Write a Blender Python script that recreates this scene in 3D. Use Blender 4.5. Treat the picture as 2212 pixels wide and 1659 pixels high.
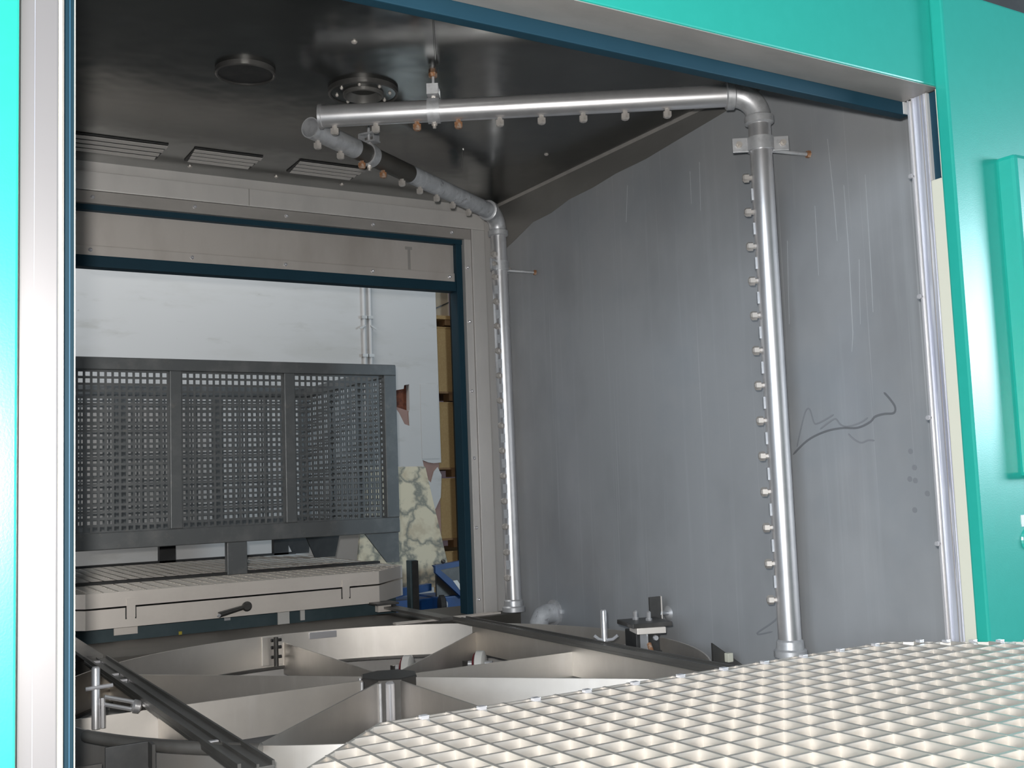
import bpy, bmesh, math, random
from mathutils import Vector, Matrix
from mathutils.geometry import tessellate_polygon
random.seed(7)
for o in list(bpy.data.objects): bpy.data.objects.remove(o, do_unlink=True)
SC = bpy.context.scene
COL = SC.collection
ZC = 1.5                       # eye height above the hall floor; the numbers below are written relative to eye level

# ------------------------------------------------------------------ camera
F_PX, YAW, PITCH, ROLL = 2309.36, .5423, .0916, -.0368
fw = Vector((math.sin(YAW)*math.cos(PITCH), math.cos(YAW)*math.cos(PITCH), math.sin(PITCH)))
r0 = Vector((math.cos(YAW), -math.sin(YAW), 0)); u0 = r0.cross(fw)
rr = r0*math.cos(ROLL) + u0*math.sin(ROLL); uu = -r0*math.sin(ROLL) + u0*math.cos(ROLL)
cd = bpy.data.cameras.new('camera'); cam = bpy.data.objects.new('camera', cd); COL.objects.link(cam)
cd.sensor_width = 36.0; cd.sensor_fit = 'HORIZONTAL'; cd.lens = 36.0*F_PX/2212
cd.clip_start = .02; cd.clip_end = 200
m = Matrix((rr, uu, -fw)).transposed().to_4x4(); m.translation = Vector((0, 0, ZC)); cam.matrix_world = m
SC.camera = cam

# ------------------------------------------------------------------ world, lights, exposure
SC.view_settings.view_transform = 'Standard'; SC.view_settings.look = 'None'
SC.view_settings.exposure = 0.0; SC.view_settings.gamma = 1.0
SC.view_settings.use_curve_mapping = False
W = bpy.data.worlds.new('world'); SC.world = W; W.use_nodes = True
bg = W.node_tree.nodes['Background']; bg.inputs[0].default_value = (.80, .90, 1.0, 1); bg.inputs[1].default_value = .16

def lamp(name, kind, loc, energy, color=(1, 1, 1), **kw):
    d = bpy.data.lights.new(name, kind); d.energy = energy; d.color = color
    for k, v in kw.items(): setattr(d, k, v)
    o = bpy.data.objects.new(name, d); COL.objects.link(o); o.location = (loc[0], loc[1], loc[2]+ZC); return o
def aim(o, tgt):
    o.rotation_euler = (Vector((tgt[0], tgt[1], tgt[2]+ZC)) - o.location).to_track_quat('-Z', 'Y').to_euler()
lamp('camera_flash', 'POINT', (-.04, 0, .07), 320, (1, .97, .93), shadow_soft_size=.025)
a = lamp('hall_daylight_fill', 'AREA', (-3.6, 4.6, 1.6), 76, (1, .97, .93), shape='RECTANGLE', size=2.2, size_y=2.4); aim(a, (2.4, 7.2, 0))  # unseen daylight fill, added to light the rear faces turned toward the chamber
a = lamp('hall_roof_light', 'AREA', (1.6, 6.3, 3.4), 48, (1, .98, .94), shape='RECTANGLE', size=3.0, size_y=1.6); aim(a, (1.8, 6.9, 0))
a = lamp('front_window', 'AREA', (8.4, -2.0, 1.1), 330, (.70, .87, 1), shape='RECTANGLE', size=2.3, size_y=1.5); aim(a, (2.7, 1.75, .2))

a = lamp('front_hall_door', 'AREA', (-4.6, -2.6, 1.3), 350, (.78, .89, 1), shape='RECTANGLE', size=3.0, size_y=2.6); aim(a, (2.7, 2.4, 0))

# ------------------------------------------------------------------ materials
def mat(name, col, rough=.4, metal=0., noise=None, bump=None, coat=0., rvar=0., spec=.5, emit=None):
    """noise = (amount, scale xyz, detail, second colour)"""
    M = bpy.data.materials.new(name); M.use_nodes = True
    nt = M.node_tree; b = nt.nodes['Principled BSDF']
    b.inputs['Base Color'].default_value = (*col, 1); b.inputs['Roughness'].default_value = rough
    b.inputs['Metallic'].default_value = metal; b.inputs['Coat Weight'].default_value = coat
    b.inputs['Specular IOR Level'].default_value = spec
    tc = nt.nodes.new('ShaderNodeTexCoord')
    def tex(scale, detail=4, rgh=.6):
        mp = nt.nodes.new('ShaderNodeMapping'); nt.links.new(tc.outputs['Object'], mp.inputs[0])
        mp.inputs['Scale'].default_value = scale
        n = nt.nodes.new('ShaderNodeTexNoise'); n.inputs['Scale'].default_value = 1; n.inputs['Detail'].default_value = detail
        n.inputs['Roughness'].default_value = rgh
        nt.links.new(mp.outputs[0], n.inputs['Vector']); return n
    prev = None
    for (amt, scale, detail, c2, lo, hi) in (noise or []):
        n = tex(scale, detail); cr = nt.nodes.new('ShaderNodeMapRange')
        cr.inputs['From Min'].default_value = lo; cr.inputs['From Max'].default_value = hi; cr.inputs['To Max'].default_value = amt
        nt.links.new(n.outputs['Fac'], cr.inputs['Value'])
        mx = nt.nodes.new('ShaderNodeMix'); mx.data_type = 'RGBA'
        nt.links.new(cr.outputs[0], mx.inputs['Factor'])
        if prev: nt.links.new(prev, mx.inputs['A'])
        else: mx.inputs['A'].default_value = (*col, 1)
        mx.inputs['B'].default_value = (*c2, 1); prev = mx.outputs['Result']
    if prev: nt.links.new(prev, b.inputs['Base Color'])
    if rvar:
        n = tex((5, 5, 5), 3); cr = nt.nodes.new('ShaderNodeMapRange')
        cr.inputs['To Min'].default_value = max(.03, rough-rvar); cr.inputs['To Max'].default_value = rough+rvar
        nt.links.new(n.outputs['Fac'], cr.inputs['Value']); nt.links.new(cr.outputs[0], b.inputs['Roughness'])
    if bump:
        n = tex(bump[1], 3); bp = nt.nodes.new('ShaderNodeBump'); bp.inputs['Strength'].default_value = bump[0]
        bp.inputs['Distance'].default_value = bump[2]
        nt.links.new(n.outputs['Fac'], bp.inputs['Height']); nt.links.new(bp.outputs[0], b.inputs['Normal'])
    return M
G = {}
G['green'] = mat('green_enamel', (.019, .385, .315), .31, spec=.85, noise=[(.25, (30, 30, 30), 2, (.026, .43, .36), .4, .7)], bump=(.06, (260, 260, 260), .002))
G['frame'] = mat('frame_steel', (.70, .68, .66), .45, .40, noise=[(.5, (6, 6, 2), 5, (.56, .55, .54), .45, .7)], rvar=.08)
G['bar_steel'] = mat('front_bar_steel', (.28, .27, .275), .40, .4, noise=[(.35, (14, 14, .8), 4, (.28, .27, .28), .5, .7)])
G['soffit'] = mat('soffit_steel', (.44, .42, .40), .45, .4, noise=[(.6, (5, 12, 12), 5, (.33, .315, .30), .4, .7)])
G['jamb'] = mat('scratched_jamb_steel', (.46, .48, .54), .48, .2, noise=[(.9, (30, 60, 1.2), 6, (.24, .25, .32), .46, .62), (.5, (60, 120, 3), 3, (.85, .86, .88), .58, .66)])
G['cream'] = mat('cream_seal', (.66, .66, .56), .5)
G['rubber'] = mat('blue_rubber_seal', (.0085, .040, .064), .6, 0, spec=.25, noise=[(.5, (3, 3, 3), 4, (.012, .052, .082), .45, .7)])
G['wall'] = mat('steel_wall', (.40, .415, .435), .44, .25,
    noise=[(.55, (2.0, 1.6, 1.1), 4, (.26, .27, .285), .44, .66), (.30, (26, 22, .8), 5, (.50, .525, .55), .54, .74), (.35, (70, 70, .5), 2, (.66, .68, .70), .66, .74), (.35, (3, 1.4, 1.6), 6, (.30, .34, .385), .50, .66)], rvar=.08)
G['ceil'] = mat('ceiling_steel', (.20, .205, .20), .20, .95, noise=[(.6, (1.5, 1.5, 1.5), 4, (.145, .148, .145), .4, .65)], bump=(.25, (2.4, 2.4, 2.4), .02), rvar=.06)
G['backsteel'] = mat('door_panel_steel', (.66, .62, .585), .42, .40, noise=[(.6, (3, 3, 1.2), 5, (.46, .42, .38), .45, .7)], bump=(.1, (3, 3, 3), .01))
G['pipe'] = mat('pipe_steel', (.86, .855, .87), .30, .80, noise=[(.5, (9, 9, 9), 4, (.70, .70, .72), .5, .68)], rvar=.07)
G['scale'] = mat('limescale_pipe', (.44, .46, .49), .6, .1, noise=[(.7, (22, 22, 22), 5, (.64, .66, .69), .42, .66), (.7, (30, 30, 30), 4, (.18, .18, .19), .60, .70)])
G['fitting'] = mat('fitting_steel', (.62, .63, .65), .40, .5, noise=[(.6, (30, 30, 30), 4, (.42, .43, .45), .45, .65)])
G['nozzle'] = mat('nozzle_steel', (.66, .62, .58), .36, .5, noise=[(.5, (60, 60, 60), 2, (.40, .36, .33), .5, .7)])
G['rust'] = mat('rusty_nozzle', (.36, .17, .08), .55, .3, noise=[(.7, (70, 70, 70), 3, (.55, .47, .40), .45, .6)])
G['spoke'] = mat('turntable_steel', (.76, .725, .68), .45, .9, noise=[(.5, (4, 4, 4), 5, (.60, .57, .54), .42, .68), (.35, (14, 14, 2), 4, (.84, .81, .78), .55, .7)], rvar=.06)
G['dark'] = mat('dark_steel', (.085, .083, .08), .40, .55, noise=[(.7, (5, 5, 5), 5, (.16, .155, .15), .45, .7)], rvar=.08)
G['black'] = mat('black_iron', (.028, .029, .03), .55, .1, noise=[(.6, (20, 20, 20), 3, (.05, .05, .05), .45, .7)])
G['grate'] = mat('grate_steel', (.64, .61, .57), .42, .75, noise=[(.35, (12, 12, 12), 3, (.54, .52, .49), .5, .7)])
G['clip'] = mat('clip_steel', (.86, .86, .90), .2, .6)
G['tray'] = mat('tray_steel', (.88, .82, .76), .40, .30, noise=[(.4, (5, 5, 5), 5, (.70, .65, .60), .45, .68)])
G['basket'] = mat('basket_steel', (.15, .16, .165), .42, .4, noise=[(.6, (9, 9, 9), 5, (.24, .245, .245), .48, .7), (.25, (25, 25, 25), 3, (.30, .28, .25), .6, .72)])
G['plaster'] = mat('white_plaster', (.56, .555, .55), .75, 0, noise=[(.35, (.9, 1, 3.4), 6, (.44, .43, .40), .52, .66), (.35, (2.2, 2, 8), 6, (.34, .33, .29), .60, .72), (.8, (10, 10, 12), 2, (.30, .29, .27), .74, .78)])
G['brick'] = mat('broken_brick', (.22, .075, .04), .9, 0, noise=[(.8, (14, 14, 14), 4, (.06, .02, .015), .4, .6)], bump=(.8, (16, 16, 16), .03))
G['oldplaster'] = mat('brown_undercoat', (.34, .22, .19), .9, 0, noise=[(.5, (9, 9, 9), 4, (.24, .15, .13), .4, .7)])
G['conduit'] = mat('painted_conduit', (.56, .56, .56), .6, 0)
G['marble'] = mat('veined_marble', (.68, .62, .47), .14, 0, noise=[(.55, (6, 6, 6), 3, (.46, .38, .27), .5, .62)])
G['board'] = mat('chipboard', (.46, .29, .12), .75, 0, noise=[(.4, (60, 60, 60), 3, (.56, .38, .17), .45, .65), (.3, (3, 3, 3), 3, (.36, .22, .085), .5, .7)])
G['pallet'] = mat('pallet_wood', (.30, .17, .08), .8, 0, noise=[(.5, (20, 20, 3), 3, (.20, .11, .05), .45, .7)])
G['sack'] = mat('cream_carton', (.50, .41, .30), .8, 0, noise=[(.4, (6, 6, 6), 4, (.40, .32, .22), .45, .7)])
G['blue'] = mat('blue_enamel', (.006, .055, .20), .35, 0, noise=[(.5, (10, 10, 10), 4, (.004, .03, .10), .45, .7)])
G['tyre'] = mat('black_rubber', (.02, .02, .02), .6)
G['white'] = mat('white_plastic', (.72, .72, .70), .4)
G['red'] = mat('red_band', (.22, .02, .03), .4)
G['emblem'] = mat('blue_emblem', (.01, .10, .28), .4)
G['concrete'] = mat('concrete_floor', (.20, .19, .18), .7, 0, noise=[(.6, (3, 3, 3), 5, (.13, .125, .12), .4, .7)])
G['basin'] = mat('basin_steel', (.22, .225, .235), .45, .5, noise=[(.6, (3, 3, 3), 5, (.14, .14, .145), .4, .7)])
G['rubber2'] = mat('pale_blue_groove', (.05, .16, .27), .4)
G['rail'] = mat('rail_steel', (.14, .137, .13), .38, .5, noise=[(.7, (6, 2, 6), 5, (.24, .235, .225), .45, .7)], rvar=.08)
G['sill'] = mat('sill_steel', (.085, .08, .072), .45, .4, noise=[(.6, (4, 4, 4), 5, (.14, .13, .118), .45, .7)])
G['smear'] = mat('water_smear', (.19, .20, .215), .5, .25)
G['drip'] = mat('lime_drip', (.45, .47, .49), .55, .1)
G['clean'] = mat('bare_steel_band', (.24, .235, .225), .36, .5, noise=[(.5, (3, 3, 8), 5, (.30, .295, .285), .45, .7)])
G['smear2'] = mat('water_smear_light', (.28, .295, .315), .5, .25)
G['post'] = mat('rack_post', (.03, .05, .065), .5, .1)
G['pinkwall'] = mat('hall_far_wall', (.30, .20, .21), .8)
G['teal'] = mat('teal_machine_paint', (.05, .085, .10), .5, .1, noise=[(.5, (8, 8, 8), 4, (.09, .13, .15), .45, .7)])
G['yellow'] = mat('yellow_mark', (.55, .45, .05), .5)
# darker veins through the marble
nt = G['marble'].node_tree; b = nt.nodes['Principled BSDF']; old = b.inputs['Base Color'].links[0].from_socket
tc = nt.nodes.new('ShaderNodeTexCoord'); n1 = nt.nodes.new('ShaderNodeTexNoise'); n1.inputs['Scale'].default_value = 6; n1.inputs['Detail'].default_value = 6
mx0 = nt.nodes.new('ShaderNodeMix'); mx0.data_type = 'VECTOR'; mx0.inputs['Factor'].default_value = .30
nt.links.new(tc.outputs['Object'], n1.inputs['Vector']); nt.links.new(tc.outputs['Object'], mx0.inputs['A']); nt.links.new(n1.outputs['Color'], mx0.inputs['B'])
vo = nt.nodes.new('ShaderNodeTexVoronoi'); vo.feature = 'DISTANCE_TO_EDGE'; vo.inputs['Scale'].default_value = 5.5
nt.links.new(mx0.outputs['Result'], vo.inputs['Vector'])
mr = nt.nodes.new('ShaderNodeMapRange'); mr.inputs['From Max'].default_value = .14; mr.inputs['To Min'].default_value = .85; mr.inputs['To Max'].default_value = 0
nt.links.new(vo.outputs['Distance'], mr.inputs['Value'])
mx = nt.nodes.new('ShaderNodeMix'); mx.data_type = 'RGBA'; nt.links.new(mr.outputs[0], mx.inputs['Factor']); nt.links.new(old, mx.inputs['A'])
mx.inputs['B'].default_value = (.16, .18, .17, 1); nt.links.new(mx.outputs['Result'], b.inputs['Base Color'])

# ------------------------------------------------------------------ mesh helpers
def box(bm, x0, x1, y0, y1, z0, z1):
    v = [bm.verts.new((x, y, z)) for z in (z0, z1) for y in (y0, y1) for x in (x0, x1)]
    for f in ((0, 2, 3, 1), (4, 5, 7, 6), (0, 1, 5, 4), (2, 6, 7, 3), (0, 4, 6, 2), (1, 3, 7, 5)):
        bm.faces.new([v[i] for i in f])
    return bm
def B(*a):
    return box(bmesh.new(), *a)
def obox(bm, c, ax, ay, az):
    """oriented box: centre and three half-axis vectors"""
    c, ax, ay, az = Vector(c), Vector(ax), Vector(ay), Vector(az)
    v = [bm.verts.new(c + sx*ax + sy*ay + sz*az) for sz in (-1, 1) for sy in (-1, 1) for sx in (-1, 1)]
    for f in ((0, 2, 3, 1), (4, 5, 7, 6), (0, 1, 5, 4), (2, 6, 7, 3), (0, 4, 6, 2), (1, 3, 7, 5)):
        bm.faces.new([v[i] for i in f])
    return bm
def frame_of(d):
    d = Vector(d).normalized(); t = Vector((0, 0, 1)) if abs(d.z) < .9 else Vector((1, 0, 0))
    a = d.cross(t).normalized(); return d, a, d.cross(a).normalized()
def lathe(bm, p0, d, prof, seg=20, cap0=True, cap1=True):
    """profile = [(distance along d, radius)]"""
    d, a, c = frame_of(d); p0 = Vector(p0); rings = []
    for t, r in prof:
        rings.append([bm.verts.new(p0 + d*t + (a*math.cos(2*math.pi*i/seg) + c*math.sin(2*math.pi*i/seg))*r) for i in range(seg)])
    for q in range(len(rings)-1):
        A, Bq = rings[q], rings[q+1]
        for i in range(seg): bm.faces.new((A[i], A[(i+1) % seg], Bq[(i+1) % seg], Bq[i]))
    if cap0: bm.faces.new(rings[0][::-1])
    if cap1: bm.faces.new(rings[-1])
    return bm
def cyl(bm, p0, p1, r, seg=14):
    d = Vector(p1)-Vector(p0); return lathe(bm, p0, d, [(0, r), (d.length, r)], seg)
def sweep(bm, pts, r, seg=16, cap=True):
    pts = [Vector(p) for p in pts]; rings = []; prev = None
    for i, p in enumerate(pts):
        d = (pts[min(i+1, len(pts)-1)] - pts[max(i-1, 0)]).normalized()
        if prev is None: _, a, c = frame_of(d)
        else:
            a = (prev - d*prev.dot(d)).normalized(); c = d.cross(a)
        prev = a
        rad = r[i] if isinstance(r, (list, tuple)) else r
        rings.append([bm.verts.new(p + (a*math.cos(2*math.pi*k/seg) + c*math.sin(2*math.pi*k/seg))*rad) for k in range(seg)])
    for A, Bq in zip(rings, rings[1:]):
        for i in range(seg): bm.faces.new((A[i], A[(i+1) % seg], Bq[(i+1) % seg], Bq[i]))
    if cap: bm.faces.new(rings[0][::-1]); bm.faces.new(rings[-1])
    return bm
def prism(bm, pts, off):
    """closed polygon (3-D points) extruded by vector off"""
    off = Vector(off); A = [bm.verts.new(p) for p in pts]; Bq = [bm.verts.new(Vector(p)+off) for p in pts]
    bm.faces.new(A); bm.faces.new(Bq[::-1]); n = len(A)
    for i in range(n): bm.faces.new((A[i], Bq[i], Bq[(i+1) % n], A[(i+1) % n]))
    return bm
def holed_plate(bm, outer, holes, y0, y1):
    """plate in the XZ plane between y0 and y1, with polygonal holes"""
    loops = [[Vector((x, z, 0)) for x, z in L] for L in [outer]+holes]
    flat = [p for L in loops for p in L]; tri = tessellate_polygon(loops)
    va = [bm.verts.new((p.x, y0, p.y)) for p in flat]; vb = [bm.verts.new((p.x, y1, p.y)) for p in flat]
    for t in tri:
        bm.faces.new([va[i] for i in t]); bm.faces.new([vb[i] for i in t][::-1])
    k = 0
    for L in loops:
        n = len(L)
        for i in range(n): bm.faces.new((va[k+i], va[k+(i+1) % n], vb[k+(i+1) % n], vb[k+i]))
        k += n
    return bm
def obj(name, bm, material, parent=None, smooth=False, bevel=0, origin=None):
    bmesh.ops.recalc_face_normals(bm, faces=bm.faces)
    if bevel:
        bmesh.ops.bevel(bm, geom=[e for e in bm.edges if len(e.link_faces) == 2 and e.calc_face_angle(0) > .6], offset=bevel, segments=2, affect='EDGES', profile=.6, clamp_overlap=True)
    xs = [v.co for v in bm.verts]
    lo = Vector([min(c[i] for c in xs) for i in range(3)]); hi = Vector([max(c[i] for c in xs) for i in range(3)])
    o_ = Vector(origin) if origin is not None else Vector(((lo.x+hi.x)/2, (lo.y+hi.y)/2, lo.z))
    bmesh.ops.translate(bm, verts=bm.verts, vec=-o_)
    me = bpy.data.meshes.new(name); bm.to_mesh(me); bm.free()
    me.materials.append(G[material])
    for p in me.polygons: p.use_smooth = smooth
    o = bpy.data.objects.new(name, me); COL.objects.link(o)
    if smooth: me.set_sharp_from_angle(angle=math.radians(40))
    world = o_ + Vector((0, 0, ZC)); place(o, world, parent)
    return o
WLOC = {}
def place(o, world, parent):
    WLOC[o.name] = world.copy()
    if parent is not None:
        o.parent = parent; o.location = world - WLOC[parent.name]
    else: o.location = world
def tag(o, label=None, cat=None, group=None, kind=None):
    if label: o['label'] = label
    if cat: o['category'] = cat
    if group: o['group'] = group
    if kind: o['kind'] = kind
    return o
def thing(name, loc, label=None, cat=None, group=None, kind=None, parent=None):
    o = bpy.data.objects.new(name, None); COL.objects.link(o); o.empty_display_size = .1
    place(o, Vector(loc)+Vector((0, 0, ZC)), parent); return tag(o, label, cat, group, kind)
def dup(src, loc, parent, rot=None, name=None):
    """copy of a one-mesh part, sharing its mesh, at an eye-relative point"""
    c = src.copy(); COL.objects.link(c)
    if name: c.name = name
    place(c, Vector(loc)+Vector((0, 0, ZC)), parent)
    if rot is not None: c.rotation_euler = rot
    return c
def dome(bm, p, d, r, h):
    return lathe(bm, p, d, [(0, r), (h*.5, r*.95), (h*.85, r*.6), (h, r*.2)], 10)

# ================================================================== THE SETTING
CX, CY = 1.533, 3.43            # centre of the turntable
ZF = -ZC                        # hall floor
XW, YB, HC = 2.75, 4.70, 1.422  # chamber right wall, back wall, ceiling
tag(obj('floor', B(-7, 12, -7, 14, ZF-.05, ZF), 'concrete'), 'grey concrete floor of the hall', kind='structure')
wr = tag(obj('wall_right', B(XW, XW+.06, 1.95, YB+.25, -1.0, HC+.02), 'wall'), 'stained grey steel side wall of the wash chamber', kind='structure')
tag(obj('wall_left', B(.19, .25, 1.95, YB+.25, -1.0, HC+.02), 'wall'), 'steel side wall of the wash chamber hidden behind the post', kind='structure')
ce = tag(obj('ceiling', B(.19, XW+.06, 1.92, YB+.25, HC, HC+.05), 'ceil'), 'dark polished steel ceiling of the wash chamber', kind='structure')
for i, (x, y) in enumerate([(1.176, 4.60), (1.563, 4.60), (1.88, 4.60), (2.514, 3.81), (1.308, 3.07)]):
    obj('screw', dome(bmesh.new(), (x, y, HC), (0, 0, -1), .010, .008), 'nozzle', ce)
# weld seams that cross the ceiling
for x0, y0, x1, y1 in [(1.40, 2.70, 1.652, 3.17), (2.15, 3.90, 2.30, 4.20)]:
    obj('weld_seam', sweep(bmesh.new(), [(x0, y0, HC-.001), (x1, y1, HC-.001)], .003, 6), 'ceil', ce)
tag(obj('floor_basin', B(.25, XW, 1.95, YB, -1.0, -.90), 'basin'), 'grey steel basin floor under the turntable', kind='structure')
# folded edge where wall meets ceiling
tag(obj('trim_1', prism(bmesh.new(), [(XW, 1.96, HC), (XW-.012, 1.96, HC), (XW, 1.96, HC-.012)], (0, YB-1.96, 0)), 'soffit'), 'thin folded steel edge between ceiling and side wall', kind='structure')

# smears that hands and water left on the side wall
def ribbon(pts, w, matname, name='water_smear', x=XW-.0015):
    bm = bmesh.new(); P = [Vector((y, z)) for y, z in pts]; A = []; Bq = []
    for i, p in enumerate(P):
        t = (P[min(i+1, len(P)-1)] - P[max(i-1, 0)]).normalized(); n = Vector((-t.y, t.x))
        k = w[i] if isinstance(w, list) else w*(.35 if i in (0, len(P)-1) else 1)
        A.append(bm.verts.new((x, p.x+n.x*k, p.y+n.y*k))); Bq.append(bm.verts.new((x, p.x-n.x*k, p.y-n.y*k)))
    for i in range(len(P)-1): bm.faces.new((A[i], A[i+1], Bq[i+1], Bq[i]))
    f = bmesh.ops.extrude_face_region(bm, geom=bm.faces[:]); bmesh.ops.translate(bm, verts=[e for e in f['geom'] if isinstance(e, bmesh.types.BMVert)], vec=(.001, 0, 0))
    return obj(name, bm, matname, wr)
def smooth_pts(pts, n=5):
    out = []; P = [Vector(p) for p in pts]
    for i in range(len(P)-1):
        a = P[max(i-1, 0)]; b_ = P[i]; c = P[i+1]; d = P[min(i+2, len(P)-1)]
        for k in range(n):
            t = k/n; out.append(tuple(.5*((2*b_)+(c-a)*t+(2*a-5*b_+4*c-d)*t*t+(3*b_-a-3*c+d)*t**3)))
    out.append(tuple(P[-1])); return out
ribbon(smooth_pts([(2.69, .060), (2.62, .105), (2.542, .130), (2.47, .138), (2.40, .135), (2.348, .150), (2.326, .166), (2.29, .172), (2.253, .172), (2.246, .19), (2.262, .215), (2.285, .24)]), .0035, 'smear')
ribbon(smooth_pts([(2.67, .085), (2.645, .15), (2.62, .205), (2.60, .210), (2.585, .165), (2.57, .160), (2.53, .172), (2.497, .185)]), .0028, 'smear2')
ribbon(smooth_pts([(2.56, .140), (2.52, .160), (2.49, .170), (2.47, .150), (2.44, .142), (2.39, .150), (2.355, .165)]), .0028, 'smear2')
ribbon(smooth_pts([(2.44, .118), (2.42, .100), (2.39, .086), (2.36, .092), (2.335, .090)]), .003, 'smear2')
ribbon(smooth_pts([(2.84, -.56), (2.92, -.575), (2.80, -.50), (2.76, -.40), (2.73, -.15), (2.72, .02)]), .003, 'smear2')
for L in ([(2.446, 1.112), (2.436, .918), (2.433, .76)], [(2.39, .938), (2.388, .751), (2.391, .566), (2.393, .444), (2.402, .384)], [(2.348, .681), (2.36, .469)], [(3.147, 1.192), (3.149, 1.062)], [(3.09, 1.213), (3.097, 1.022)], [(3.55, 1.241), (3.571, 1.086)], [(2.656, .808), (2.671, .515)], [(2.52, .90), (2.523, .66)], [(2.30, .95), (2.303, .62), (2.306, .50)]):
    ribbon(L, .0012, 'drip', 'lime_drip')
obj('bare_band', prism(bmesh.new(), [(XW-.0012, y, z) for y, z in ((4.69, HC), (4.69, 1.15), (4.50, 1.20), (4.31, 1.256), (4.15, 1.262), (3.99, 1.29), (3.80, 1.296), (3.63, 1.313), (3.42, 1.318), (3.25, 1.334), (2.94, 1.362), (2.60, 1.398), (2.40, HC))], (.001, 0, 0)), 'clean', wr)
for y, z in [(2.20, .05), (2.19, .0), (2.21, -.035), (2.19, -.04), (2.15, -.08), (2.2, -.13)]:
    obj('finger_mark', lathe(bmesh.new(), (XW-.001, y, z), (1, 0, 0), [(0, .009), (.0008, .009)], 10), 'smear2', wr)

# ---- back wall with the door opening
OX0, OX1, OZ0, OZ1 = .42, 2.575, -.645, 1.285
bm = bmesh.new(); holed_plate(bm, [(.19, -1.0), (XW+.06, -1.0), (XW+.06, HC+.02), (.19, HC+.02)], [[(OX0, OZ0), (OX0, OZ1), (OX1, OZ1), (OX1, OZ0)]], YB, YB+.085)
tag(obj('wall_back', bm, 'frame'), 'steel back wall of the chamber with a wide doorway', kind='structure')
t2 = thing('trim_2', (CX, YB, -.645), 'plain steel frame around the rear doorway', kind='structure')
obj('frame_top', B(.30, 2.683, 4.668, YB, 1.290, 1.372), 'frame', t2, bevel=.003)
obj('frame_side', B(2.606, 2.683, 4.668, YB, -.645, 1.290), 'frame', t2, bevel=.003)
obj('frame_joint', B(1.455, 1.459, 4.6665, 4.668, 1.292, 1.370), 'soffit', t2)
obj('inner_lip', B(.42, 2.602, 4.676, YB+.02, 1.236, 1.288), 'soffit', t2)
obj('inner_lip', B(2.566, 2.604, 4.676, YB+.02, -.645, 1.236), 'frame', t2, bevel=.002)
s0 = obj('screw', dome(bmesh.new(), (.788, 4.676, 1.262), (0, -1, 0), .009, .012), 'clip', t2, origin=(.788, 4.676, 1.262))
for x in (1.214, 1.634, 2.067, 2.496): dup(s0, (x, 4.676, 1.264), t2)
for z in (1.09, .813, .462, .126, -.217, -.568): dup(s0, (2.580, 4.676, z), t2)
d1 = thing('door_1', (CX, 4.73, .97), 'raised steel lift door of the rear doorway with dark blue seals', kind='structure')
obj('door_panel', B(.43, 2.536, 4.735, 4.775, 1.020, 1.236), 'backsteel', d1, bevel=.002)
obj('bottom_flange', B(.43, 2.530, 4.722, 4.735, 1.020, 1.066), 'backsteel', d1, bevel=.002)
obj('seal', B(.43, 2.566, 4.700, 4.735, 1.212, 1.240), 'rubber', d1)
obj('seal', B(.43, 2.552, 4.715, 4.78, .972, 1.022), 'rubber', d1, bevel=.004)
obj('seal', B(2.532, 2.566, 4.705, 4.78, -.645, 1.24), 'rubber', d1, bevel=.004)
for x in (.786, 1.212, 1.641, 2.079, 2.50):
    obj('screw', dome(bmesh.new(), (x, 4.722, 1.045), (0, -1, 0), .009, .012), 'clip', d1)
obj('drip_mark', B(2.262, 2.300, 4.7335, 4.7355, 1.17, 1.185), 'soffit', d1); obj('drip_mark', B(2.276, 2.290, 4.7338, 4.7355, 1.07, 1.17), 'soffit', d1)
tag(obj('trim_3', B(.25, XW, 4.56, 5.06, -.70, -.638), 'sill', bevel=.003), 'dark steel sill at the foot of the rear doorway', kind='structure')
for xr in (CX-.765, CX+.757): obj('guide_rail', B(xr-.06, xr+.01, 4.40, 5.06, -.612, -.600), 'rail', bpy.data.objects['trim_3'])
obj('threshold_strip', B(2.10, 2.66, 4.60, 4.64, -.638, -.630), 'tray', bpy.data.objects['trim_3'])

# ---- green front of the machine
Y0 = 1.784; YR = 1.745
wf = thing('wall_front', (1.4, Y0, ZF), 'turquoise enamelled front panels of the machine around the doorway', kind='structure')
obj('fascia_panel', B(-1.6, 2.452, Y0, Y0+.03, 1.015, 1.45), 'green', wf, bevel=.004)
obj('left_panel', B(-1.6, .192, Y0, Y0+.03, ZF, 1.02), 'green', wf, bevel=.004)
obj('right_panel', B(2.430, 5.5, YR, Y0, ZF, 1.277), 'green', wf, bevel=.006)
# recessed groove line of the right panel and the raised cover
cv = obj('access_cover', B(2.612, 3.35, YR-.055, YR+.005, -.035, .828), 'green', wf, bevel=.012)
obj('cover_rim', B(2.655, 3.31, YR-.060, YR-.053, .0, .79), 'green', cv, bevel=.004)
bm = lathe(bmesh.new(), (2.795, YR-.060, .66), (0, -1, 0), [(0, .06), (.002, .06)], 32); obj('round_emblem', bm, 'emblem', cv)
lk = obj('panel_lock', lathe(bmesh.new(), (2.625, YR, -.200), (0, -1, 0), [(0, .026), (.006, .026), (.010, .021), (.016, .020), (.018, .013)], 24), 'fitting', wf, smooth=True)
obj('key_slot', B(2.622, 2.628, YR-.0195, YR-.016, -.212, -.188), 'black', lk)
obj('lock_rim', lathe(bmesh.new(), (2.625, YR, -.200), (0, -1, 0), [(0, .034), (.004, .031)], 24), 'green', wf)
obj('label_plate', B(2.596, 2.66, YR-.002, YR, -.165, -.135), 'fitting', wf)
obj('top_gap_seal', B(2.43, 5.5, YR+.01, Y0+.05, 1.277, 1.33), 'black', wf)
obj('header_box', B(.10, 2.80, Y0+.03, 1.93, 1.075, HC+.02), 'soffit', wf)
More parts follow.
